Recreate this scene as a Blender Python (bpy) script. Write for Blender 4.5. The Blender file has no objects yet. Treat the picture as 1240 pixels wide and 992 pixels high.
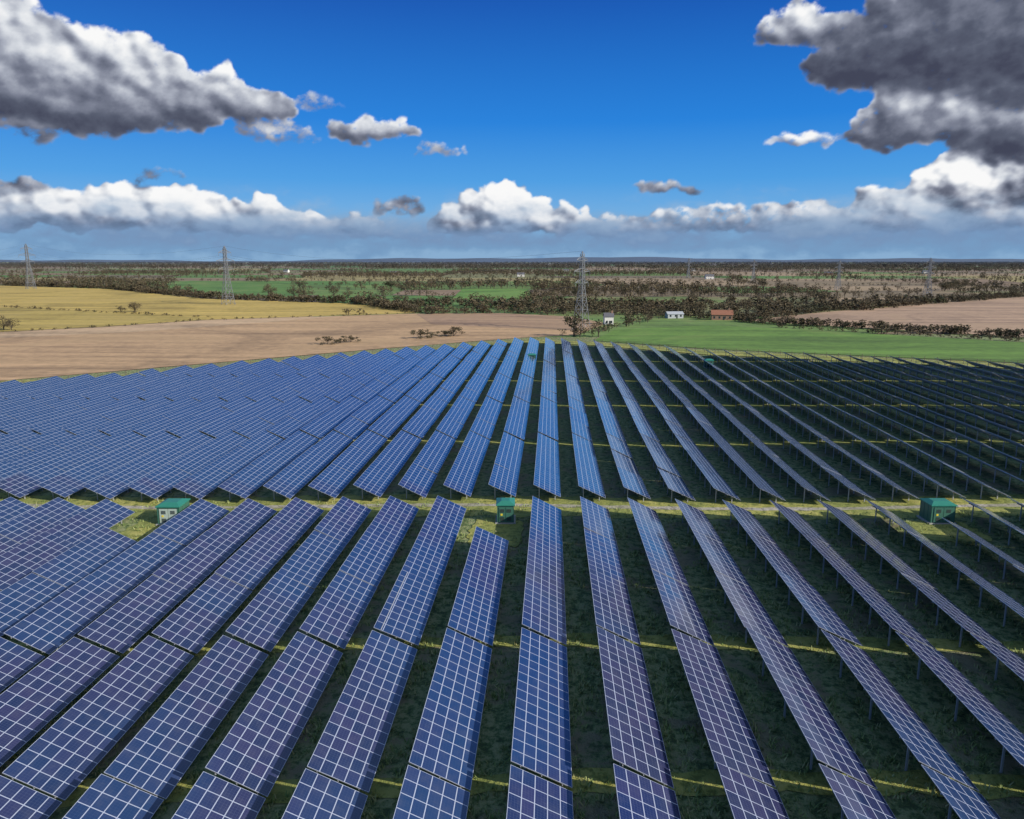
import bpy, math, random
import numpy as np
from mathutils import Vector
random.seed(7); rng=np.random.default_rng(7)
scene=bpy.context.scene
R=math.radians
try:
    scene.view_settings.view_transform='Standard'; scene.view_settings.look='None'; scene.view_settings.exposure=0
except Exception: pass

# ------------------------------------------------------------------ materials
def newmat(name):
    m=bpy.data.materials.new(name); m.use_nodes=True
    nt=m.node_tree; b=nt.nodes['Principled BSDF']
    return m,nt,b
def N(nt,t,**kw):
    n=nt.nodes.new(t)
    for k,v in kw.items(): setattr(n,k,v)
    return n
def L(nt,a,b): nt.links.new(a,b)
def setv(nt,sock,v):
    if isinstance(v,bpy.types.NodeSocket): nt.links.new(v,sock)
    else: sock.default_value=v
def MA(nt,op,a,b=None,c=None,clamp=False):
    n=nt.nodes.new('ShaderNodeMath'); n.operation=op; n.use_clamp=clamp
    setv(nt,n.inputs[0],a)
    if b is not None: setv(nt,n.inputs[1],b)
    if c is not None: setv(nt,n.inputs[2],c)
    return n.outputs[0]
def VM(nt,op,a,b=None,c=None):
    n=nt.nodes.new('ShaderNodeVectorMath'); n.operation=op
    setv(nt,n.inputs[0],a)
    if b is not None: setv(nt,n.inputs[1],b)
    if c is not None: setv(nt,n.inputs[2],c)
    return n.outputs['Value'] if op in('LENGTH','DOT_PRODUCT') else n.outputs['Vector']
def MIX(nt,f,a,b,blend='MIX'):
    n=nt.nodes.new('ShaderNodeMix'); n.data_type='RGBA'; n.blend_type=blend
    setv(nt,n.inputs[0],f); 
    for s,v in ((n.inputs[6],a),(n.inputs[7],b)):
        if isinstance(v,bpy.types.NodeSocket): nt.links.new(v,s)
        else: s.default_value=(*v[:3],1)
    return n.outputs[2]
def SS(nt,x,lo,hi,a=0.0,b=1.0):
    n=nt.nodes.new('ShaderNodeMapRange'); n.interpolation_type='SMOOTHSTEP'
    setv(nt,n.inputs[0],x); n.inputs[1].default_value=lo; n.inputs[2].default_value=hi
    n.inputs[3].default_value=a; n.inputs[4].default_value=b
    return n.outputs[0]
def NOISE(nt,vec,scale,detail=3,rough=.55,dist=0,dim='2D'):
    n=nt.nodes.new('ShaderNodeTexNoise'); n.noise_dimensions=dim; L(nt,vec,n.inputs['Vector'])
    n.inputs['Scale'].default_value=scale; n.inputs['Detail'].default_value=detail
    n.inputs['Roughness'].default_value=rough; n.inputs['Distortion'].default_value=dist
    return n.outputs['Fac']
def RAMP(nt,f,stops):
    n=nt.nodes.new('ShaderNodeValToRGB'); L(nt,f,n.inputs[0]); e=n.color_ramp.elements
    while len(e)<len(stops): e.new(.5)
    for el,(p,c) in zip(e,stops): el.position=p; el.color=(*c,1)
    return n.outputs[0]
def POS(nt): return N(nt,'ShaderNodeNewGeometry').outputs['Position']
def haze(nt,col,pos,amount=.6):  # distance haze painted into base colours by world Y
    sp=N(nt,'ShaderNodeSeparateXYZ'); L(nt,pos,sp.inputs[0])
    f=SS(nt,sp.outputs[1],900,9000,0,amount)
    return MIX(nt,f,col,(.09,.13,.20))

def simple(name,col,rough=.6,metal=0,var=.15,scale=3):
    m,nt,b=newmat(name); p=POS(nt)
    n=NOISE(nt,p,scale,2,dim='3D')
    c=MIX(nt,n,tuple(x*(1-var) for x in col),tuple(min(1,x*(1+var)) for x in col))
    L(nt,c,b.inputs['Base Color']); b.inputs['Roughness'].default_value=rough; b.inputs['Metallic'].default_value=metal
    return m
def flat(name,col,rough=.6,metal=0):
    m,nt,b=newmat(name); b.inputs['Base Color'].default_value=(*col,1); b.inputs['Roughness'].default_value=rough; b.inputs['Metallic'].default_value=metal
    return m

def mat_panel():
    m,nt,b=newmat('photovoltaic_module')
    uv=N(nt,'ShaderNodeUVMap'); uv.uv_map='UVMap'
    fr=VM(nt,'FRACTION',uv.outputs[0]); fl=VM(nt,'FLOOR',uv.outputs[0])
    s=N(nt,'ShaderNodeSeparateXYZ'); L(nt,fr,s.inputs[0])
    du=MA(nt,'ABSOLUTE',MA(nt,'SUBTRACT',s.outputs[0],.5)); dv=MA(nt,'ABSOLUTE',MA(nt,'SUBTRACT',s.outputs[1],.5))
    fu=MA(nt,'GREATER_THAN',du,.5-.036); fv=MA(nt,'GREATER_THAN',dv,.5-.026)
    frame=MA(nt,'MAXIMUM',fu,fv)
    wn=N(nt,'ShaderNodeTexWhiteNoise'); wn.noise_dimensions='3D'
    p=POS(nt); oi=N(nt,'ShaderNodeObjectInfo')
    cmb=N(nt,'ShaderNodeCombineXYZ'); L(nt,MA(nt,'MULTIPLY',oi.outputs['Random'],900),cmb.inputs[2])
    L(nt,VM(nt,'ADD',fl,cmb.outputs[0]),wn.inputs['Vector'])
    cell=MIX(nt,wn.outputs['Value'],(.010,.022,.080),(.030,.030,.098))
    # individual wafers inside each module
    wu=MA(nt,'ABSOLUTE',MA(nt,'SUBTRACT',MA(nt,'FRACT',MA(nt,'MULTIPLY',s.outputs[0],4.0)),.5)); wv=MA(nt,'ABSOLUTE',MA(nt,'SUBTRACT',MA(nt,'FRACT',MA(nt,'MULTIPLY',s.outputs[1],6.0)),.5))
    cell=MIX(nt,MA(nt,'MULTIPLY',MA(nt,'GREATER_THAN',MA(nt,'MAXIMUM',wu,wv),.465),.16),cell,(.30,.35,.46))
    sp=N(nt,'ShaderNodeSeparateXYZ'); L(nt,p,sp.inputs[0])
    big=NOISE(nt,p,.05,2)
    # random bluer patches; far block's sky reflection is painted as bluer cells
    sky_blue_mix=MA(nt,'MAXIMUM',MA(nt,'MULTIPLY',SS(nt,big,.40,.62),.6),SS(nt,sp.outputs[1],97,100,0,.9))
    cell=MIX(nt,sky_blue_mix,cell,(.012,.052,.150))
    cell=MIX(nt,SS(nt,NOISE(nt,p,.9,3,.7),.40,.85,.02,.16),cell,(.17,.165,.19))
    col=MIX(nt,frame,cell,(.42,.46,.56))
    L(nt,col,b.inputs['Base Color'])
    rg=MA(nt,'ADD',MA(nt,'MULTIPLY',frame,.25),MA(nt,'ADD',.08,MA(nt,'MULTIPLY',wn.outputs['Value'],.08)))
    L(nt,rg,b.inputs['Roughness']); b.inputs['IOR'].default_value=1.85
    return m
M_panel=mat_panel()
M_alu=flat('aluminium_frame',(.45,.46,.48),.45,.6)
M_steel=flat('galvanised_steel',(.42,.43,.44),.55,.2)

def mat_grass():
    m,nt,b=newmat('grass_ground'); p=POS(nt)
    n1=NOISE(nt,p,.16,5,.65,.4); n2=NOISE(nt,p,1.1,5,.8)
    c=MIX(nt,SS(nt,n1,.35,.65),(.13,.22,.06),(.22,.29,.10))
    c=MIX(nt,SS(nt,n2,.42,.62,0,.9),c,(.40,.41,.19))
    c=MIX(nt,SS(nt,n2,.50,.36,0,.8),c,(.06,.09,.035))
    c=MIX(nt,SS(nt,MA(nt,'ADD',n1,MA(nt,'MULTIPLY',n2,.5)),.76,.90,0,.7),c,(.26,.21,.14))
    L(nt,c,b.inputs['Base Color']); b.inputs['Roughness'].default_value=.95
    bp=N(nt,'ShaderNodeBump'); bp.inputs['Strength'].default_value=1; bp.inputs['Distance'].default_value=.5
    L(nt,n2,bp.inputs['Height']); L(nt,bp.outputs[0],b.inputs['Normal'])
    return m
M_grass=mat_grass()
def mat_strip(name,c1,c2,cbase):
    m,nt,b=newmat(name); p=POS(nt)
    n=NOISE(nt,p,.9,5,.75); n2=NOISE(nt,p,.12,2)
    c=MIX(nt,SS(nt,n,.38,.60),c1,c2); c=MIX(nt,SS(nt,n2,.42,.6,0,.7),c,cbase)
    c=MIX(nt,SS(nt,n,.50,.36,0,.6),c,tuple(x*.4 for x in cbase))
    L(nt,c,b.inputs['Base Color']); b.inputs['Roughness'].default_value=.95
    bp=N(nt,'ShaderNodeBump'); bp.inputs['Strength'].default_value=.8; bp.inputs['Distance'].default_value=.3
    L(nt,n,bp.inputs['Height']); L(nt,bp.outputs[0],b.inputs['Normal'])
    return m
M_strip=mat_strip('sun_tinted_yellow_grass',(.30,.32,.06),(.43,.40,.11),(.22,.26,.06))  # sunlit look put into this yellow-green base; clearings and verge share it
M_gravel=mat_strip('gravel_track',(.36,.32,.25),(.50,.46,.38),(.34,.32,.21))

def mat_field():
    m,nt,b=newmat('farm_field'); p=POS(nt)
    a=N(nt,'ShaderNodeVertexColor'); a.layer_name='Col'
    n=NOISE(nt,p,.012,6,.66,.8); n2=NOISE(nt,p,.25,4,.75)
    mp=N(nt,'ShaderNodeMapping'); L(nt,p,mp.inputs[0]); mp.inputs['Rotation'].default_value=(0,0,R(-62)); mp.inputs['Scale'].default_value=(.004,.11,1)
    n3=NOISE(nt,mp.outputs[0],1.0,3,.6)
    f=MA(nt,'ADD',MA(nt,'MULTIPLY',n,.75),MA(nt,'ADD',MA(nt,'MULTIPLY',n2,.35),MA(nt,'MULTIPLY',n3,.45)))
    c=VM(nt,'SCALE',a.outputs[0]); L(nt,SS(nt,f,.48,1.08,.48,1.5),c.node.inputs['Scale'])
    c=MIX(nt,SS(nt,n,.48,.66,0,.32),c,(.21,.15,.07))
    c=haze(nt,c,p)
    L(nt,c,b.inputs['Base Color']); b.inputs['Roughness'].default_value=.95
    return m
M_field=mat_field()

def mat_twigs(name,stops):
    m,nt,b=newmat(name); g=N(nt,'ShaderNodeNewGeometry'); p=g.outputs['Position']
    n=NOISE(nt,p,.02,2); n2=NOISE(nt,p,.25,1)
    c=RAMP(nt,MA(nt,'ADD',MA(nt,'MULTIPLY',n,.7),MA(nt,'MULTIPLY',n2,.35)),stops)
    k=MA(nt,'ADD',.6,MA(nt,'MULTIPLY',g.outputs['Random Per Island'],1.0))
    c=VM(nt,'SCALE',c); L(nt,k,c.node.inputs['Scale'])
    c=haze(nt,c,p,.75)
    L(nt,c,b.inputs['Base Color']); b.inputs['Roughness'].default_value=.9
    return m
M_twig=mat_twigs('winter_twigs',[(.3,(.045,.050,.020)),(.45,(.080,.064,.032)),(.58,(.105,.078,.042)),(.72,(.050,.060,.022))])
M_bark=flat('bark',(.07,.055,.04),.9)

# ------------------------------------------------------------------ mesh helpers
class MB:
    def __init__(s): s.v=[];s.f=[];s.m=[];s.uv={}
    def hexa(s,c,mat=0,topmat=None,topuv=None):
        o=len(s.v); s.v+=[tuple(p) for p in c]
        fs=[(0,3,2,1),(4,5,6,7),(0,1,5,4),(1,2,6,5),(2,3,7,6),(3,0,4,7)]
        for i,f in enumerate(fs):
            s.f.append(tuple(o+k for k in f)); s.m.append(topmat if (i==1 and topmat is not None) else mat)
            if i==1 and topuv: s.uv[len(s.f)-1]=topuv
    def box(s,x0,x1,y0,y1,z0,z1,mat=0):
        s.hexa([(x0,y0,z0),(x1,y0,z0),(x1,y1,z0),(x0,y1,z0),(x0,y0,z1),(x1,y0,z1),(x1,y1,z1),(x0,y1,z1)],mat)
    def beam(s,p,q,r,mat=0):
        p=Vector(p);q=Vector(q);d=(q-p)
        if d.length<1e-6:return
        d.normalize(); a=d.orthogonal().normalized(); b=d.cross(a)
        c=[]
        for e in (p,q):
            for sx,sy in ((-1,-1),(1,-1),(1,1),(-1,1)): c.append(e+a*sx*r+b*sy*r)
        s.hexa(c,mat)
    def face(s,pts,mat=0):
        o=len(s.v); s.v+=[tuple(p) for p in pts]; s.f.append(tuple(range(o,o+len(pts)))); s.m.append(mat)
    def obj(s,name,mats,parent=None,loc=(0,0,0)):
        me=bpy.data.meshes.new(name); me.from_pydata(s.v,[],s.f)
        for m in mats: me.materials.append(m)
        me.polygons.foreach_set('material_index',s.m)
        if s.uv:
            ul=me.uv_layers.new(name='UVMap')
            for fi,uvs in s.uv.items():
                ls=me.polygons[fi].loop_start
                for k,u in enumerate(uvs): ul.data[ls+k].uv=u
        me.update(); o=bpy.data.objects.new(name,me); scene.collection.objects.link(o); o.location=loc
        if parent: o.parent=parent
        return o
def empty(name,loc=(0,0,0),rot=0):
    e=bpy.data.objects.new(name,None); scene.collection.objects.link(e); e.location=loc; e.rotation_euler=(0,0,rot); e.empty_display_size=.5
    return e
def np_quads(name,V,F,mi,mats):
    me=bpy.data.meshes.new(name); me.vertices.add(len(V)); me.vertices.foreach_set('co',V.astype(np.float32).ravel())
    me.loops.add(len(F)*4); me.loops.foreach_set('vertex_index',F.astype(np.int32).ravel())
    me.polygons.add(len(F)); me.polygons.foreach_set('loop_start',np.arange(0,len(F)*4,4,dtype=np.int32))
    try: me.polygons.foreach_set('loop_total',np.full(len(F),4,dtype=np.int32))
    except Exception: pass
    for m in mats: me.materials.append(m)
    me.polygons.foreach_set('material_index',mi.astype(np.int32))
    me.update(calc_edges=True)
    o=bpy.data.objects.new(name,me); scene.collection.objects.link(o); return o

SK=.0513   # the service gaps run slightly askew to the rows
def H(x,y):
    w=min(1,max(0,(185-y)/60.)); w=w*w*(3-2*w)
    return w*(.35*math.sin(x/31.+1)*math.sin(y/27.)+.25*math.sin(x/13.+y/41.))

# ------------------------------------------------------------------ ground
xs=np.unique(np.concatenate([np.arange(-300,301,6),np.array([-30000,-12000,-5000,-2000,-900,-500,500,900,2000,5000,12000,30000])]))
ys=np.unique(np.concatenate([np.arange(-60,301,6),np.array([-12000,-2000,-400,500,900,2000,5000,12000,34000])]))
V=np.array([(x,y,H(x,y) if abs(x)<=300 and y>=-60 else 0) for y in ys for x in xs]); nx=len(xs)
F=np.array([(j*nx+i,j*nx+i+1,(j+1)*nx+i+1,(j+1)*nx+i) for j in range(len(ys)-1) for i in range(nx-1)])
g=np_quads('ground',V,F,np.zeros(len(F)),[M_grass])
g.data.polygons.foreach_set('use_smooth',[True]*len(F))

def strip(name,d0,d1,mat,dz,wob=.0):
    mb=MB(); px=None
    for x in np.arange(-290,291,1.5):
        a=d0+SK*x+random.uniform(-wob,wob); b=d1+SK*x+random.uniform(-wob,wob)
        m_=(a+b)/2
        cur=((x,a,H(x,a)+dz),(x,m_,H(x,m_)+dz),(x,b,H(x,b)+dz))
        if px:
            mb.face([px[0],cur[0],cur[1],px[1]]); mb.face([px[1],cur[1],cur[2],px[2]])
        px=cur
    return mb.obj(name,[mat])
strip('sun_tinted_grass',40.2,42.2,M_strip,.04,.35)  # sunlight falling through the row gaps, painted as brighter grass strips
strip('sun_tinted_grass',57.8,59.9,M_strip,.04,.35)
strip('sun_tinted_grass',91.5,100.5,M_strip,.04,.6)
strip('gravel_track',95.3,96.5,M_gravel,.06,.2)
BREAKS=[130,165,200,240]
for b_ in BREAKS: strip('sun_tinted_grass',b_+.6,b_+3.6,M_strip,.04,.5)  # same painted sunlight strips behind the far breaks

# ------------------------------------------------------------------ solar rows
BND=[(-400,30),(-260,95),(-136,178),(-79,230),(-48,259),(-9,296),(17,287),(54,260),(139,230),(300,175),(420,150)]
def yend(x): return float(np.interp(x,[p[0] for p in BND],[p[1] for p in BND]))
PITCH=6.0; W=3.63; ZH=2.6; ZL=.9
def build_row(k,segs):
    mb=MB(); xL=-2.1+PITCH*k
    for (y0,y1) in segs:
        y0+=SK*xL; y1+=SK*xL
        if y1-y0<3: continue
        n=max(1,round((y1-y0)/11.6)); Lt=(y1-y0)/n
        for i in range(n):
            a=y0+i*Lt+.02; b=y0+(i+1)*Lt-.02
            nm=max(1,round((b-a)/1.12)); v0=(i+3*k)*11
            j=random.gauss(0,.04); jt=random.gauss(0,.035)
            ha=H(xL+1.8,a)+j+random.gauss(0,.014); hb=H(xL+1.8,b)+j+random.gauss(0,.014)
            x1=xL+W
            top=[(xL,a,ZH+ha+jt),(x1,a,ZL+ha-jt),(x1,b,ZL+hb-jt),(xL,b,ZH+hb+jt)]
            bot=[(p[0]-.02,p[1],p[2]-.045) for p in top]
            mb.hexa(bot+top,1,0,[(0,v0),(5,v0),(5,v0+nm),(0,v0+nm)])
            for fu in (.16,.5,.84):
                za=ZH+(ZL-ZH)*fu; X=xL+W*fu
                mb.hexa([(X-.03,a,za+ha-.15),(X+.03,a,za+ha-.17),(X+.03,b,za+hb-.17),(X-.03,b,za+hb-.15),
                         (X-.03,a,za+ha-.052),(X+.03,a,za+ha-.08),(X+.03,b,za+hb-.08),(X-.03,b,za+hb-.052)],2)
            npst=3
            for q in range(npst):
                y=a+(b-a)*(q+.5)/npst; h=H(xL+1.8,y)+j
                for fu in (.2,.8):
                    X=xL+W*fu; z=ZH+(ZL-ZH)*fu+h-.22
                    mb.box(X-.06,X+.06,y-.05,y+.05,h-.5,z,2)
                pa=(xL+W*.04,y+.06,ZH+(ZL-ZH)*.04+h-.2); pb=(xL+W*.96,y+.06,ZH+(ZL-ZH)*.96+h-.2)
                mb.beam(pa,pb,.04,2)
    if mb.f: mb.obj('solar_panel_row',[M_panel,M_alu,M_steel])
for k in range(-38,42):
    xL=-2.1+PITCH*k
    if abs(k)<=22:
        near_end=92.0
        if k==-1: near_end=80.5
        if k==-8: near_end=81.5
        if k==8: near_end=84.5
        build_row(k,[(14,39.5),(39.7,56.3),(56.75,near_end)])
    else:
        build_row(k,[(57.0,92.0)])
    ye=yend(xL+1.8)-SK*xL+random.uniform(-1.5,1.5)
    edges=[97.0]+BREAKS+[1e9]; segs=[]
    for a,b in zip(edges[:-1],edges[1:]):
        a_=a if a==97.0 else a+.6
        b_=min(b,ye)
        if b_-a_>4: segs.append((a_,b_))
    build_row(k,segs)

# rough grass tufts between the near rows
def tufts():
    r=np.random.default_rng(5); n=18000
    y=r.uniform(30,96,n); x=r.uniform(-1,1,n)*(.75*y+6)-.05*y
    dens=np.sin(x*.9+np.sin(y*.31)*2)+np.sin(y*.8+x*.23); keep=dens>r.uniform(-1.6,1.2,n); x=x[keep];y=y[keep]; n=len(x)
    V=[];F=[];o=0
    for i in range(n):
        h0=H(x[i],y[i]); hh=r.uniform(.12,.38)
        for b in range(5):
            t=r.uniform(0,6.28); c,s=math.cos(t),math.sin(t); w_=r.uniform(.03,.07); ln=r.uniform(.1,.3)
            bx=x[i]+r.normal()*.12; by=y[i]+r.normal()*.12
            V+= [(bx-s*w_,by+c*w_,h0-.02),(bx+s*w_,by-c*w_,h0-.02),(bx+c*ln+s*w_*.3,by+s*ln-c*w_*.3,h0+hh),(bx+c*ln-s*w_*.3,by+s*ln+c*w_*.3,h0+hh)]
            F.append((o,o+1,o+2,o+3)); o+=4
    return np.array(V),np.array(F)
mt,nt_,bt_=newmat('tussock_grass'); g_=N(nt_,'ShaderNodeNewGeometry')
L(nt_,RAMP(nt_,g_.outputs['Random Per Island'],[(0,(.12,.20,.05)),(.5,(.26,.33,.10)),(1,(.44,.42,.20))]),bt_.inputs['Base Color']); bt_.inputs['Roughness'].default_value=.9
Vt,Ft=tufts(); np_quads('grass_tufts',Vt,Ft,np.zeros(len(Ft)),[mt])

# ------------------------------------------------------------------ transformer cabins
M_green=simple('green_grp_wall',(.05,.15,.105),.45,0,.12,2)
M_pale=simple('pale_green_door',(.42,.50,.42),.5,0,.1,2)
M_roof=simple('teal_roof',(.035,.22,.15),.4,0,.12,2)
M_conc=simple('concrete',(.38,.37,.34),.9)
M_dark=flat('dark_louvre',(.03,.04,.035),.6)
M_sign=flat('warning_sign',(.75,.6,.05),.5)
def cabin(x,y,w=2.9,d=2.6,h=2.35,rot=0,door=None):
    e=empty('transformer_cabin',(x,y,H(x,y)),rot)
    mb=MB(); mb.box(-w/2-.25,w/2+.25,-d/2-.25,d/2+.25,-.4,.18); mb.obj('plinth',[M_conc],e)
    mb=MB(); mb.box(-w/2,w/2,-d/2,d/2,.181,h)
    for i in range(int(w/.35)+1):
        xx=-w/2+i*w/int(w/.35); mb.box(xx-.025,xx+.025,-d/2-.03,-d/2+.01,.2,h-.02)
        mb.box(xx-.025,xx+.025,d/2-.01,d/2+.03,.2,h-.02)
    for sx in (-1,1):
        for t in (-.5,-.17,.17,.5): 
            xa,xb=sorted((sx*w/2-sx*.01,sx*(w/2+.03))); mb.box(xa,xb,t*d-.03,t*d+.03,.2,h-.02)
    mb.obj('walls',[M_green],e)
    mb=MB(); o=.16
    b0=[(-w/2-o,-d/2-o,h),(w/2+o,-d/2-o,h),(w/2+o,d/2+o,h),(-w/2-o,d/2+o,h)]
    b1=[(p[0],p[1],h+.12) for p in b0]; mb.hexa(b0+b1)
    t=[(-w/2+.5,-d/2+.7,h+.42),(w/2-.5,-d/2+.7,h+.42),(w/2-.5,d/2-.7,h+.42),(-w/2+.5,d/2-.7,h+.42)]
    mb.hexa([(p[0]*.999,p[1]*.999,h+.121) for p in b1]+t); mb.obj('roof',[M_roof],e)
    mb=MB()
    for x0,x1 in ((-w*.40,-.03),(.03,w*.40)): mb.box(x0,x1,-d/2-.07,-d/2-.032,.25,h-.2)
    mb.obj('doors',[door or M_pale],e)
    mb=MB()
    for cx in (-w*.21,w*.21):
        for i in range(6): mb.box(cx-.28,cx+.28,-d/2-.10,-d/2-.073,.42+i*.09,.47+i*.09)
        for i in range(5): mb.box(cx-.28,cx+.28,-d/2-.10,-d/2-.073,1.5+i*.09,1.55+i*.09)
    mb.obj('louvres',[M_dark],e)
    mb=MB(); mb.box(-w*.3,-w*.3+.25,-d/2-.10,-d/2-.073,1.1,1.35); mb.obj('warning_label',[M_sign],e)
    return e
cabin(-47.0,88.3,2.7,3.0,rot=SK)
cabin(-5.4,89.6,2.0,2.6,rot=SK,door=M_green)
cabin(48.6,93.2,2.9,2.6,rot=SK,door=M_green)
for x,y in ((47,231),(-7,241.5)): cabin(x+1.,y,2.4,2.2,2.2,door=M_green)
for (x0,x1,y0,y1) in ((-51.5,-44.2,78.5,91),(-9.5,-3.0,80.2,90.5),(44.3,51.8,85.5,93)):
    mb=MB(); pts=[]; cx,cy=(x0+x1)/2,(y0+y1)/2
    for i in range(48):
        t=i/48*2*math.pi; c,s=math.cos(t),math.sin(t)
        f=1/max(abs(c),abs(s))**.75*random.uniform(.88,1.08)
        X=cx+c*f*(x1-x0)/2; Y=cy+s*f*(y1-y0)/2; pts.append((X,Y,H(X,Y)+.07))
    for i in range(48): mb.face([(cx,cy,H(cx,cy)+.07),pts[i],pts[(i+1)%48]])
    mb.obj('grass_clearing',[M_strip])

# ------------------------------------------------------------------ perimeter fence
M_wood=flat('fence_timber',(.16,.13,.10),.9)
mb=MB()
fp=[(p[0],p[1]+(8 if abs(p[0])<400 else 0)) for p in BND[1:-1]]
for (xa,ya),(xb,yb) in zip(fp[:-1],fp[1:]):
    Ls=math.hypot(xb-xa,yb-ya); n=int(Ls/3.5)
    for i in range(n):
        t=i/n; x=xa+(xb-xa)*t; y=ya+(yb-ya)*t
        mb.box(x-.06,x+.06,y-.06,y+.06,-.3,2.0)
    for z in (.35,.75,1.15,1.55,1.9): mb.beam((xa,ya,z),(xb,yb,z),.018)
mb.obj('perimeter_fence',[M_wood])
mb=MB()
for (xa,ya),(xb,yb) in zip(BND[1:-2],BND[2:-1]):
    mb.face([(xa,ya+1,.22),(xb,yb+1,.22),(xb,yb+14,.22),(xa,ya+14,.22)])
mb.obj('grass_verge',[M_strip])

# ------------------------------------------------------------------ farmland mosaic and fields
def colmesh(name,polys,z):
    me=bpy.data.meshes.new(name); v=[];f=[]
    for pts,c in polys:
        o=len(v); v+=[(p[0],p[1],z) for p in pts]; f.append(tuple(range(o,o+len(pts))))
    me.from_pydata(v,[],f); me.materials.append(M_field)
    ca=me.color_attributes.new('Col','FLOAT_COLOR','CORNER')
    for p,(pts,c) in zip(me.polygons,polys):
        for k in range(p.loop_total): ca.data[p.loop_start+k].color=(*c,1)
    o=bpy.data.objects.new(name,me); scene.collection.objects.link(o); return o
TAN=(.50,.32,.165); STUB=(.52,.37,.085); STUB2=(.45,.33,.075); GRN=(.13,.24,.035)
fA=[(-300,130),(-347,281),(-246.8,327.8),(-217,355),(-186,402),(-83.7,459),(-30,465),(11,440),(28.6,391.7),(11.6,330),(-10,318),(-60,276),(-92,246),(-150,192),(-200,150)]
fA2=[(-60,380),(-82,458),(-30,464),(11,439),(27,392),(12,352),(-20,362)]
fA3=[(-300,250),(-344,280),(-246,326.5),(-216,353),(-185,400),(-120,436),(-150,385),(-190,330),(-250,290)]
fB=[(-350,287),(-248,332),(-219,359),(-188,405),(-85,463),(-81,474),(-146,562),(-289,628),(-500,840),(-701,942),(-955,870),(-700,500)]
fB2=[(-350,287),(-248,332),(-219,359),(-188,405),(-194,420),(-381,509),(-620,600),(-700,500)]
fD=[(17,306),(29.8,354.4),(75.3,384),(107,367),(186.4,308.6),(264,272),(420,210),(300,195),(139,249),(58,279)]
fE=[(104,415),(172,487),(414,693),(820,861),(700,560),(337,350),(200,330),(135,384)]
fC1=[(-429,797),(-570,1185),(-369,1065),(-213,640),(-295,662)]
fC2=[(-83,625),(-12,629),(-26,865),(-100,861)]
fC3=[(-187,600),(-137,640),(-185,747),(-224,727)]
fC4=[(40,560),(150,600),(120,690),(20,650)]
fC5=[(180,760),(300,800),(290,960),(150,930)]
fields=[(fA,TAN),(fB,STUB),(fD,GRN),(fE,(.44,.29,.18)),(fC1,(.10,.21,.035)),(fC2,(.13,.27,.04)),(fC3,(.12,.23,.04)),(fC4,(.15,.21,.05)),(fC5,(.13,.22,.05))]
def inside(p,poly):
    x,y=p; c=False; n=len(poly); j=n-1
    for i in range(n):
        xi,yi=poly[i]; xj,yj=poly[j]
        if (yi>y)!=(yj>y) and x<(xj-xi)*(y-yi)/(yj-yi)+xi: c=not c
        j=i
    return c
colmesh('farm_fields',fields,.16)
colmesh('farm_field_strip',[(fB2,STUB2),(fA2,(.38,.24,.14)),(fA3,(.54,.37,.21))],.20)
rowsY=[330]; s_=105
while rowsY[-1]<7500: rowsY.append(rowsY[-1]+s_); s_*=1.12
nodes=[]
for j,y in enumerate(rowsY):
    st=150+y*.07; nxh=int((y*.85+400)/st)+1
    r=[(i*st+random.uniform(-.25,.25)*st+ (st*.3 if j%2 else 0), y+random.uniform(-.2,.2)*(110 if y<800 else y*.1)) for i in range(-nxh,nxh+1)]
    nodes.append(r)
palette=[(.22,.15,.085),(.29,.20,.12),(.12,.20,.045),(.24,.18,.10),(.36,.26,.15),(.20,.20,.08),(.10,.22,.04),(.34,.28,.11),(.14,.23,.05),(.19,.15,.09)]
polys=[];edges=[];woods=[]
for j in range(len(nodes)-1):
    a=nodes[j];b=nodes[j+1]
    for i in range(len(a)-1):
        ca,cb=len(a)//2,len(b)//2; i2=i-ca+cb
        if i2<0 or i2+1>=len(b): continue
        q=[a[i],a[i+1],b[i2+1],b[i2]]
        cy=sum(p[1] for p in q)/4
        polys.append((q,random.choice(palette))); edges.append((q[0],q[1])); edges.append((q[0],q[3]))
        if random.random()<.17 and cy>540: woods.append(q)
colmesh('farmland',polys,.08)

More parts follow.
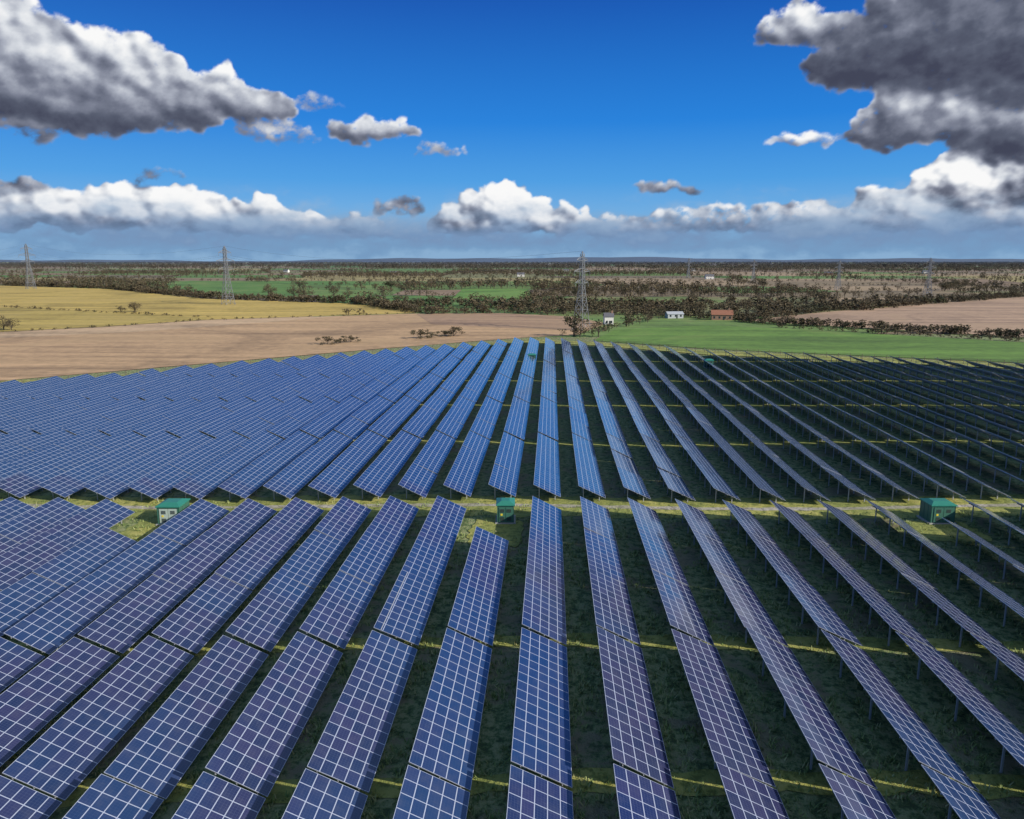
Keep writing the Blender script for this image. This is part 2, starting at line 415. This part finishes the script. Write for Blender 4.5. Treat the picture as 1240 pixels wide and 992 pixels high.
# ------------------------------------------------------------------ trees
def tree_template(nleaf,seed,leaf=.06,spread=.36,limbs=5,low=.25):
    r=np.random.default_rng(seed); V=[];F=[];M=[]
    def prism(p,q,r0,r1):
        p=np.array(p,float);q=np.array(q,float); d=q-p; d/=np.linalg.norm(d)
        a=np.cross(d,[.3,.8,.5]); a/=np.linalg.norm(a); b=np.cross(d,a); o=len(V)
        for e,rr in ((p,r0),(q,r1)):
            for t in range(4): V.append(e+rr*(a*math.cos(t*math.pi/2)+b*math.sin(t*math.pi/2)))
        for t in range(4): F.append((o+t,o+(t+1)%4,o+4+(t+1)%4,o+4+t)); M.append(0)
    prism((0,0,-.03),(0,0,.45),.028,.018)
    cl=[]
    for i in range(limbs):
        t=i/limbs*2*math.pi+r.uniform(-.4,.4); rad=spread*r.uniform(.45,.95); z=r.uniform(low+.15,.85)
        tip=(rad*math.cos(t),rad*math.sin(t),z); prism((0,0,r.uniform(low*.7,.42)),tip,.014,.004); cl.append((np.array(tip),r.uniform(.13,.22)))
    prism((0,0,.45),(r.uniform(-.05,.05),r.uniform(-.05,.05),.92),.016,.004)
    cl.append((np.array((0,0,.82)),.18)); cl.append((np.array((0,0,.6)),.24)); cl.append((np.array((r.uniform(-.1,.1),r.uniform(-.1,.1),.5)),.24))
    for i in range(nleaf):
        c,rad=cl[r.integers(len(cl))]
        d=r.normal(size=3); d/=np.linalg.norm(d); p=c+d*rad*r.uniform(.3,1.05)
        if p[2]<low*.6: p[2]=low*.6+abs(r.normal())*.05
        a=r.normal(size=3); a/=np.linalg.norm(a); b=np.cross(a,r.normal(size=3)); b/=np.linalg.norm(b)
        s1=leaf*r.uniform(.5,1.3); s2=leaf*r.uniform(.3,.9); o=len(V)
        V.extend([p-a*s1,p-b*s2,p+a*s1,p+b*s2]); F.append((o,o+1,o+2,o+3)); M.append(1)
    return np.array(V),np.array(F),np.array(M)
T_far=[tree_template(46,i,.085,.40,4,.12) for i in range(5)]
T_mid=[tree_template(190,10+i,.05,.42,6,.12) for i in range(5)]
T_bush=[tree_template(150,30+i,.075,.55,5,.03) for i in range(3)]
T_shrub=[tree_template(900,40+i,.04,.60,8,.02) for i in range(3)]
T_near=[tree_template(900,50+i,.028,.42,9,.14) for i in range(3)]
def plant(name,items):
    Vs=[];Fs=[];Ms=[];o=0
    for (x,y,h,w,T) in items:
        v,f,m=T; t=random.uniform(0,6.28); c,s=math.cos(t),math.sin(t)
        vx=(v[:,0]*c-v[:,1]*s)*h*w+x; vy=(v[:,0]*s+v[:,1]*c)*h*w+y; vz=v[:,2]*h+.05
        Vs.append(np.stack([vx,vy,vz],1)); Fs.append(f+o); Ms.append(m); o+=len(v)
    if not Vs: return
    return np_quads(name,np.concatenate(Vs),np.concatenate(Fs),np.concatenate(Ms),[M_bark,M_twig])
openf=[fA,fB,fD,fE,fC1,fC2,fC3,fC4,fC5]
def free(x,y):
    if y<300 or abs(x+.05*y)>.78*y+120: return False
    if y<yend(x)+25: return False
    if y<1200:
        for p in openf:
            if inside((x,y),p): return False
    return True
items=[]
for (p,q) in edges:
    Ls=math.hypot(q[0]-p[0],q[1]-p[1]); my=(p[1]+q[1])/2
    if random.random()<.06: continue
    tall=random.random()<.6
    sp=3.6+my*.003
    for i in range(int(Ls/sp)):
        t=(i+random.random())/(Ls/sp)
        x=p[0]+(q[0]-p[0])*t+random.gauss(0,1.5); y=p[1]+(q[1]-p[1])*t+random.gauss(0,1.5)
        if not free(x,y): continue
        big=random.random()<(.5 if tall else .10)
        h=random.uniform(6,11) if big else random.uniform(2.2,4.8)
        items.append((x,y,h,random.uniform(1.0,1.5) if big else random.uniform(1.3,2.2),random.choice(T_far if y>1100 or not big else T_mid)))
for q in woods:
    my=sum(p[1] for p in q)/4; sp=7+my*.005
    xs_=[p[0] for p in q]; ys_=[p[1] for p in q]
    x=min(xs_)
    while x<max(xs_):
        y=min(ys_)
        while y<max(ys_):
            X=x+random.uniform(-.5,.5)*sp; Y=y+random.uniform(-.5,.5)*sp*1.6
            if inside((X,Y),q) and free(X,Y): items.append((X,Y,random.uniform(6,12),random.uniform(1.1,1.6),random.choice(T_mid if Y<750 else T_far)))
            y+=sp*1.6
        x+=sp
print('distant trees',len(items))
plant('distant_trees',items)
items=[]
for band in range(18):
    y0=3000+band*400
    for c in range(30):
        cx=random.uniform(-.75,.72)*y0; wd=random.uniform(80,420)
        for i in range(int(wd/13)):
            items.append((cx+random.uniform(-wd,wd),y0+random.uniform(-60,60),random.uniform(10,19),random.uniform(1.3,2.2),random.choice(T_far)))
plant('skyline_woodland',items)
def hedge(pts,h0,h1,sp,name='hedgerow',wob=1.2,w=(1.4,2.2)):
    it=[]
    for p,q in zip(pts[:-1],pts[1:]):
        Ls=math.hypot(q[0]-p[0],q[1]-p[1]); n=int(Ls/sp)
        for i in range(n):
            t=(i+random.random())/max(1,n)
            it.append((p[0]+(q[0]-p[0])*t+random.gauss(0,wob),p[1]+(q[1]-p[1])*t+random.gauss(0,wob),random.uniform(h0,h1),random.uniform(*w),random.choice(T_bush)))
    plant(name,it)
hedge([(100,408),(120,388),(135,378),(200,325),(337,345),(480,420)],2.5,4.5,1.6,wob=2.6)
hedge([(108,372),(186,313),(300,262)],1.2,2.4,3.0,wob=.8)
hedge([(-84,463),(-30,470),(15,466),(60,452),(105,415)],2.5,6,2.2,wob=5)
hedge([(-84,468),(-146,566),(-289,632),(-500,845),(-701,948)],3,7,2.6,wob=3)
hedge([(104,420),(172,492),(414,700),(820,868)],2.5,6,2.6,wob=4)
hedge([(-247,329),(-217,357),(-187,403),(-130,432),(-85,460)],.6,1.6,5,wob=1.)
hedge([(-381,510),(-290,465),(-194,421)],.8,2.2,5,wob=1.)
hedge([(-20,500),(60,480),(160,500),(300,620)],3,7,2.5,wob=10)
hedge([(-120,520),(-40,530),(60,520),(180,560)],3,8,2.5,wob=10)
def single(name,x,y,h,w,T): plant(name,[(x,y,h,w,T)])
for x,y,h,w in ((-86,287,3.4,2.0),(-82,291,2.2,2.0),(-79,295,3.0,2.0),(-54,312,4.0,2.0),(-50,316,2.4,2.0),(-41.5,322,4.4,1.9),(-45,320,2.8,2.0)): single('bush',x,y,h,w,random.choice(T_shrub))
for x,y,h,w in ((-262,338,9,1.2),(-270,334,8,1.3),(-255,341,7,1.3),(-278,338,8.5,1.2),(-249,338,6,1.3),(-266,330,6,1.5)): single('bare_tree',x,y,h,w,random.choice(T_near))
single('bare_tree',-259,462,7,1.7,T_near[0]); single('bare_tree',-268,462,4.5,1.7,T_near[1])
for x,y,h in ((-240,640,13),(-205,625,12),(-222,650,12),(-190,660,11),(-172,640,9),(60,520,9),(78,500,8),(120,470,9),(85,455,7)): single('bare_tree',x,y,h,1.25,random.choice(T_near))

M_hill=simple('distant_hills',(.085,.125,.19),1,0,.1,.002)  # aerial haze put into the hills' blue base colour
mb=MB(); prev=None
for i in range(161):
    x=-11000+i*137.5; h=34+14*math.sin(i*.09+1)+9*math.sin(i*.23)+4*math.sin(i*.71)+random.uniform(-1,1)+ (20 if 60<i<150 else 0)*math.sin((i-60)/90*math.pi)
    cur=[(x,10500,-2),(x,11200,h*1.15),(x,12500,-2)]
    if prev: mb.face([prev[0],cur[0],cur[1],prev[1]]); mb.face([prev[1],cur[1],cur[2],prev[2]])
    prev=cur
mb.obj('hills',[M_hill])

# ------------------------------------------------------------------ pylons
M_pyl=flat('pylon_steel',(.26,.27,.28),.6,.3)
def pylon(x,y,h,rot,r=.13):
    mb=MB(); b=h*.085; tw=h*.018; wz=h*.55; ww=h*.028
    def half(z): return b+(ww-b)*(z/wz) if z<wz else ww+(tw-ww)*((z-wz)/(h-wz))
    lv=[0,.14,.27,.38,.47,.55,.62,.69,.76,.83,.90,.96]; lv=[l*h for l in lv]
    for l0,l1 in zip(lv[:-1],lv[1:]):
        a=half(l0);c=half(l1); P=[(-1,-1),(1,-1),(1,1),(-1,1)]
        for i in range(4):
            s=P[i];t=P[(i+1)%4]
            mb.beam((s[0]*a,s[1]*a,l0),(s[0]*c,s[1]*c,l1),r)
            mb.beam((s[0]*a,s[1]*a,l0),(t[0]*c,t[1]*c,l1),r*.55); mb.beam((t[0]*a,t[1]*a,l0),(s[0]*c,s[1]*c,l1),r*.55)
            mb.beam((s[0]*c,s[1]*c,l1),(t[0]*c,t[1]*c,l1),r*.55)
    for sx in (-1,1):
        for sy in (-1,1): mb.beam((sx*tw,sy*tw,.96*h),(0,0,h),r)
    arms=[(.60,.135),(.74,.165),(.88,.115)]; att=[]
    for z,wd in arms:
        z*=h; wd*=h
        for s in (-1,1):
            for sy in (-1,1):
                q=half(z); mb.beam((s*q,sy*q,z),(s*wd,0,z+.01*h),r*.7); mb.beam((s*half(z+.05*h),sy*half(z+.05*h),z+.05*h),(s*wd,0,z+.01*h),r*.7)
            for f in (.35,.65): mb.beam((s*wd*f,0,z),(s*wd*f,0,z+.05*h*(1-f)),r*.5)
            mb.beam((s*wd,0,z),(s*wd,0,z-.045*h),r*.6); att.append((s*wd,z-.045*h))
    o=mb.obj('electricity_pylon',[M_pyl],None,(x,y,0)); o.rotation_euler=(0,0,rot)
    c,s=math.cos(rot),math.sin(rot)
    return [(x+a*c,y+a*s,z) for a,z in att]+[(x,y,h)]
rot=math.atan2(-289,351)+math.pi/2
p0=pylon(-960,1150,50,rot); p1=pylon(-587,836,50,rot,.17); p2=pylon(-236,547,42,rot,.14); p3=pylon(14,353,36,rot,.10)
r2=.15
q0=pylon(250,1420,36,r2,.16); q1=pylon(284,1098,33,r2,.14); q2=pylon(314,858,32,r2,.14); q3=pylon(322,673,34,r2,.12)
M_wire=flat('cable',(.10,.10,.11),.6,.3)
mb=MB()
def wires(a,b,sag):
    for p,q in zip(a,b):
        pr=None
        for i in range(13):
            t=i/12; c=(p[0]+(q[0]-p[0])*t,p[1]+(q[1]-p[1])*t,p[2]+(q[2]-p[2])*t-sag*4*t*(1-t))
            if pr: mb.beam(pr,c,.025)
            pr=c
wires(p0,p1,9);wires(p1,p2,9);wires(p2,p3,7);wires(q0,q1,7);wires(q1,q2,6);wires(q2,q3,5)
mb.obj('power_lines',[M_wire])

# ------------------------------------------------------------------ farm buildings
M_white=simple('white_render',(.70,.68,.62),.8); M_brick=simple('brick',(.30,.18,.12),.85,0,.25,2); M_tile=simple('clay_tiles',(.30,.13,.075),.8,0,.25,1)
M_slate=simple('slate',(.12,.12,.13),.7); M_glass=flat('window_glass',(.03,.04,.05),.15); M_sheet=simple('sheet_metal',(.42,.44,.45),.5)
def house(name,x,y,w,d,he,hr,rot,wall,roof,nwin=3,storeys=1,chim=True):
    e=empty(name,(x,y,0),rot)
    mb=MB(); mb.box(-w/2,w/2,-d/2,d/2,-.2,he)
    for s in (-1,1): mb.face([(s*w/2,-d/2,he),(s*w/2,d/2,he),(s*w/2,0,he+hr)])
    mb.obj('walls',[wall],e)
    mb=MB(); o=.35; k=hr/(d/2)
    for s in (-1,1):
        y1=s*(d/2+o); z1=he-k*o+.06
        mb.hexa([(-w/2-o,0,he+hr+.06),(w/2+o,0,he+hr+.06),(w/2+o,y1,z1),(-w/2-o,y1,z1),(-w/2-o,0,he+hr+.2),(w/2+o,0,he+hr+.2),(w/2+o,y1,z1+.14),(-w/2-o,y1,z1+.14)])
    mb.obj('roof',[roof],e)
    mb=MB()
    for st in range(storeys):
        z=.9+st*2.6
        for i in range(nwin):
            xx=-w/2+w*(i+.5)/nwin
            for s in (-1,1):
                ya,yb=sorted((s*(d/2+.02),s*(d/2-.05))); mb.box(xx-.5,xx+.5,ya,yb,z,z+1.2)
    mb.obj('windows',[M_glass],e)
    mb=MB(); mb.box(-.45+w*.08,.45+w*.08,-d/2-.04,-d/2+.03,0,2.05); mb.obj('door',[M_dark],e)
    if chim:
        mb=MB(); mb.box(w*.3,w*.3+.8,-.35,.35,he+hr*.6,he+hr+1.2); mb.obj('chimney',[M_brick],e)
house('white_cottage',29,386,4.5,4,4.2,1.6,.1,M_white,M_slate,2,1)
house('brick_farmhouse',93,420,11,6,3.0,2.2,-.15,M_brick,M_tile,4,1)
house('barn',69,431,9,5,2.4,1.2,.2,M_sheet,M_sheet,3,1,False)
for x,y,s in ((-60,1500,1),(270,1330,1),(-700,2000,1),(600,1700,0),(40,2100,1),(-350,1700,0),(900,1900,1),(420,2300,1)):
    if s: house('white_farmhouse',x,y,14,8,5.0,3.2,random.uniform(-.4,.4),M_white,M_slate,5,2)
    else: house('brick_farmhouse',x,y,18,9,4.5,3,random.uniform(-.4,.4),M_brick,M_slate,5,1)

# ------------------------------------------------------------------ world: clear sky
SUN_AZ=118.6; SUN_EL=27.0
w=bpy.data.worlds.new('World'); scene.world=w; w.use_nodes=True; nt=w.node_tree
for n in list(nt.nodes): nt.nodes.remove(n)
out=N(nt,'ShaderNodeOutputWorld'); bg=N(nt,'ShaderNodeBackground'); L(nt,bg.outputs[0],out.inputs[0]); STR=.15; bg.inputs[1].default_value=STR
sky=N(nt,'ShaderNodeTexSky'); sky.sky_type='NISHITA'; sky.sun_disc=False; sky.sun_elevation=R(SUN_EL); sky.sun_rotation=R(SUN_AZ)
sky.altitude=100; sky.air_density=1.0; sky.dust_density=1.5; sky.ozone_density=1.2
tc=N(nt,'ShaderNodeTexCoord')
sp=N(nt,'ShaderNodeSeparateXYZ'); L(nt,tc.outputs['Generated'],sp.inputs[0])
el=MA(nt,'MULTIPLY',MA(nt,'ARCSINE',sp.outputs[2]),57.2958)
elr=MA(nt,'DIVIDE',el,40.0,clamp=True)
deep=RAMP(nt,elr,[(0,(.27,.44,.66)),(.07,(.17,.43,.76)),(.14,(.06,.33,.77)),(.24,(.006,.21,.71)),(.43,(.0,.09,.46)),(1,(.01,.12,.42))])
deep=VM(nt,'SCALE',deep); deep.node.inputs['Scale'].default_value=1/STR
L(nt,MIX(nt,SS(nt,el,18,40,.95,.05),sky.outputs[0],deep),bg.inputs[0])
try: w.cycles.sampling_method='MANUAL'; w.cycles.sample_map_resolution=256
except Exception: pass

# ------------------------------------------------------------------ clouds: a far bank of cloud sheets on the sky dome
rs=np.random.default_rng(11)
TAB=rs.random((256,256)).astype(np.float32)
def vnoise(x,y):
    xi=np.floor(x).astype(np.int64); yi=np.floor(y).astype(np.int64); fx=(x-xi).astype(np.float32); fy=(y-yi).astype(np.float32)
    fx=fx*fx*fx*(fx*(fx*6-15)+10); fy=fy*fy*fy*(fy*(fy*6-15)+10)
    a=TAB[xi&255,yi&255];b=TAB[(xi+1)&255,yi&255];c=TAB[xi&255,(yi+1)&255];d=TAB[(xi+1)&255,(yi+1)&255]
    return (a*(1-fx)+b*fx)*(1-fy)+(c*(1-fx)+d*fx)*fy
def fbm(x,y,o=6,g=.5):
    s=0;a=1;t=0
    for i in range(o):
        c_,s_=math.cos(.6*i),math.sin(.6*i)
        s=s+a*vnoise(x*c_-y*s_+i*17.3,x*s_+y*c_+i*31.7); t+=a; a*=g; x=x*2.03; y=y*2.03
    return s/t
def sstep(x,a,b):
    t=np.clip((x-a)/(b-a),0,1); return t*t*(3-2*t)
def blur(a,n):
    for _ in range(n):
        a=np.pad(a,1,mode='edge'); a=(a[:-2]+2*a[1:-1]+a[2:])/4; a=(a[:,:-2]+2*a[:,1:-1]+a[:,2:])/4
    return a
DA=.065
azs=np.arange(-56,50,DA); els=np.arange(-.35,19.2,DA)
A,E=np.meshgrid(azs,els)
Aw=A+1.5*(fbm(A*.5,E*.6+9,3)-.5)+.9*(fbm(A*1.6+5,E*1.9,6,.6)-.5)
Ew=E+1.1*(fbm(A*.5+40,E*.6,3)-.5)+.8*(fbm(A*1.6+70,E*1.9,6,.6)-.5)
Hh=np.zeros_like(A); S=np.zeros_like(A); TW=np.full_like(A,1e-5); TT=np.full_like(A,.5e-5)
CL=[(-36,9.6,9,5.6,1.05,.30,.42),(-30.0,9.8,7.5,4.2,1.05,.32,.46),(-25.4,9.8,5.6,3.1,1.05,.34,.42),(-21.2,9.9,3.6,1.7,1.0,.34,.34),
(-13.0,8.8,3.1,1.3,.85,.40,.25),(-19.2,8.4,2.8,1.0,.5,.30,.12),(-8.2,7.5,2.0,.8,.5,.34,.12),(-27,5.2,2.0,.8,.4,.30,.1),(-16.4,10.6,1.6,.9,.4,.3,.1),(-34,8.0,3,.5,.35,.6,.1),
(8.4,5.0,2.9,.6,.6,.38,.12),(17.3,7.9,2.3,.8,.62,.62,.2),(16.4,14.2,3.0,2.1,.85,.42,.42),
(27,12.0,9.5,5.5,1.05,.12,.20),(34,11,8,6.5,1.05,.14,.16),(20.6,12.4,3.8,3.2,1.0,.16,.28),(40,10,8,7,1,.2,.2),
(25.2,8.6,4.6,3.4,1,.42,.40),(30,7.4,5.0,3.8,1,.30,.50),(22.4,7.8,3.0,2.1,.95,.34,.36),(27,4.3,3.2,2.4,1,.72,.38),(31.5,4.4,4.4,2.6,1,.46,.34),(37,5,5,4,1,.4,.3),
(-38.5,2.4,5,2.0,.95,.58,.36),(-33,2.6,3.6,2.0,.95,.60,.36),(-29.5,2.8,3.2,2.4,1,.66,.38),(-25.8,2.6,3.6,2.1,1,.64,.38),(-22,2.5,3.2,2.0,1,.60,.36),(-18.8,2.2,2.8,1.2,.9,.52,.3),(-15,2.0,4,1.2,.75,.46,.2),
(-36,4.3,2.6,1.1,.6,.30,.15),
(-3.3,2.7,4.0,2.8,1,.66,.42),(-6.6,2.4,2.6,1.7,.85,.50,.3),(.8,2.4,2.8,1.7,.85,.54,.3),(-11.2,3.6,2.2,1.0,.5,.36,.15),
(5,2.2,3.5,1.3,.7,.48,.26),(9.5,2.2,4,1.3,.65,.46,.26),(13.8,2.3,4,1.6,.65,.46,.28),(18.5,2.3,4,1.8,.7,.48,.30),(23,2.4,4,2.4,.85,.50,.32),(28.5,2.4,4,2.0,.85,.46,.3),(34,2.6,5,2.6,.85,.46,.3),(42,3,6,3,.9,.6,.3),(-46,3,6,3,.9,.6,.3)]
for (a,e,ra,re,op,t0,tg) in CL:
    n=int(50+34*ra/re*1.2)
    for i in range(n):
        ph=rs.uniform(0,2*math.pi); rho=math.sqrt(rs.random())
        u=rho*math.cos(ph); v=rho*math.sin(ph); v=v if v>0 else v*.22
        r=re*rs.uniform(.18,.55)*(1.15-.6*rho); px=a+u*(ra-r*.6); py=e+v*(re-r*.6)
        sx=1.45 if ra/re>2.2 else 1.2
        i0=int(max(0,(py-r*1.1-1.4-els[0])/DA)); i1=int(max(0,(py+r*1.1+1.4-els[0])/DA)); j0=int(max(0,(px-r*sx-1.8-azs[0])/DA)); j1=int(max(0,(px+r*sx+1.8-azs[0])/DA))
        if i1<=i0 or j1<=j0: continue
        sl=(slice(i0,i1),slice(j0,j1))
        dx=(Aw[sl]-px)/sx; dy=(Ew[sl]-py); dy=np.where(dy<0,dy*1.4,dy)
        q=1-(dx*dx+dy*dy)/(r*r); m=q>0
        if not m.any(): continue
        qq=np.where(m,q,0)
        h=(math.sqrt(max(0,1-rho*rho))*re*.5+r*.7*qq)*m
        Hh[sl]=np.maximum(Hh[sl],h); S[sl]=np.maximum(S[sl],np.sqrt(qq)*op)
        wgt=qq*qq; TW[sl]+=wgt; TT[sl]+=wgt*(t0+tg*np.clip((E[sl]-e)/re,-.5,1.1))
tone=blur(TT/TW,14)
high=sstep(E,5.5,8)
f1=fbm(A*1.3,E*1.8,7,.6); f2=fbm(A*.30+3,E*.8,6,.55)
fa=fbm(A*.7+11,E*1.0,6,.52); fb=fbm((A+.5)*.7+11,(E+.5)*1.0,6,.52)
Hs=.5*blur(Hh,5)+.5*blur(Hh,24)
Hs2=.25*blur(Hh,12)+.75*blur(Hh,40); Hs=Hs*(1-high)+Hs2*high*1.3
gy,gx=np.gradient(Hs,DA); nz=1/np.sqrt(gx*gx+gy*gy+1)
shade=(-gx*.60-gy*.62)*nz*.9+nz*.42+2.2*(fa-fb)
shade=np.clip(shade,-.5,1.05); shade=blur(shade,2)*(1-high)+blur(shade,7)*high
Sb=blur(S,6)
alpha=sstep(Sb+(f1-.5)*(1.0+.2*high),.14,.60+.12*high)*sstep(Sb,.02,.22)
opa=np.clip(blur(S,20)*1.7+.25,0,1); alpha=alpha*opa
amp=.16+.36*np.clip((tone-.2)/.45,0,1)
tv=np.clip(tone+amp*(shade-.40)+(.34-.06*high)*(f1-.5)+.22*(f2-.5),0,1)
tv=tv+.24*(1-sstep(Sb,.3,.95))*high      # thin rims let light through
cx_=np.array([0,.2,.4,.6,.8,1.0]); cc=np.array([(.055,.062,.10),(.10,.115,.165),(.20,.22,.29),(.40,.43,.51),(.70,.73,.78),(.95,.95,.95)])
C=np.stack([np.interp(tv,cx_,cc[:,k]) for k in range(3)],-1)
elb=E-3.6*(f2-.5)-.8*(f1-.5)
ba=sstep(elb,4.6,1.3)*.95
bt=np.clip((E+2.6*(f2-.5)+1.0*(f1-.5))/4.2,0,1)
bx=np.array([0,.2,.45,.75,1]); bc=np.array([(.25,.42,.63),(.18,.33,.54),(.18,.29,.48),(.25,.37,.55),(.34,.46,.62)])
BC=np.stack([np.interp(bt,bx,bc[:,k]) for k in range(3)],-1)
ta=1-(1-alpha)*(1-ba)
CC=(BC*ba[...,None]+C*((1-ba)*alpha)[...,None])/np.maximum(ta,1e-4)[...,None]
ta=ta*sstep(A,-56,-50)*sstep(A,50,44)*sstep(E,19.1,17.6)
ne,na=A.shape; RD=16000
X=RD*np.cos(np.radians(E))*np.sin(np.radians(A)); Y=RD*np.cos(np.radians(E))*np.cos(np.radians(A)); Z=32+RD*np.sin(np.radians(E))
V=np.stack([X,Y,Z],-1).reshape(-1,3)
idx=np.arange(ne*na).reshape(ne,na)
F=np.stack([idx[:-1,:-1],idx[:-1,1:],idx[1:,1:],idx[1:,:-1]],-1).reshape(-1,4)
tf=ta.reshape(-1); F=F[tf[F].max(1)>.004]
used=np.zeros(ne*na,bool); used[F.ravel()]=True; remap=np.cumsum(used)-1
m=bpy.data.materials.new('cloud_vapour'); m.use_nodes=True; nt=m.node_tree
for n in list(nt.nodes): nt.nodes.remove(n)
at=N(nt,'ShaderNodeVertexColor'); at.layer_name='Cloud'
em=N(nt,'ShaderNodeEmission'); L(nt,at.outputs[0],em.inputs[0]); tr=N(nt,'ShaderNodeBsdfTransparent'); mx=N(nt,'ShaderNodeMixShader')
L(nt,at.outputs[1],mx.inputs[0]); L(nt,tr.outputs[0],mx.inputs[1]); L(nt,em.outputs[0],mx.inputs[2])
mo=N(nt,'ShaderNodeOutputMaterial'); L(nt,mx.outputs[0],mo.inputs[0])
try: m.cycles.emission_sampling='NONE'
except Exception: pass
co_=np_quads('sky_clouds',V[used],remap[F],np.zeros(len(F)),[m])
ca=co_.data.color_attributes.new('Cloud','FLOAT_COLOR','POINT')
ca.data.foreach_set('color',np.concatenate([CC.reshape(-1,3)[used],tf[used][:,None]],1).astype(np.float32).ravel())
print('cloud verts',used.sum())

# ------------------------------------------------------------------ sun
sl=bpy.data.lights.new('sun','SUN'); sl.energy=4.8; sl.angle=R(.5); sl.color=(1,.94,.84)
so=bpy.data.objects.new('sun',sl); scene.collection.objects.link(so); so.location=(200,-100,200)
sd=Vector((math.sin(R(SUN_AZ))*math.cos(R(SUN_EL)),math.cos(R(SUN_AZ))*math.cos(R(SUN_EL)),math.sin(R(SUN_EL))))
so.rotation_euler=(-sd).to_track_quat('-Z','Y').to_euler()

# ------------------------------------------------------------------ camera
cd=bpy.data.cameras.new('camera'); cd.sensor_width=36; cd.lens=26.6; cd.clip_end=60000; cd.clip_start=.5
co=bpy.data.objects.new('camera',cd); scene.collection.objects.link(co); co.location=(0,0,32)
co.rotation_euler=(R(90-11.17),0,R(2.94)); scene.camera=co
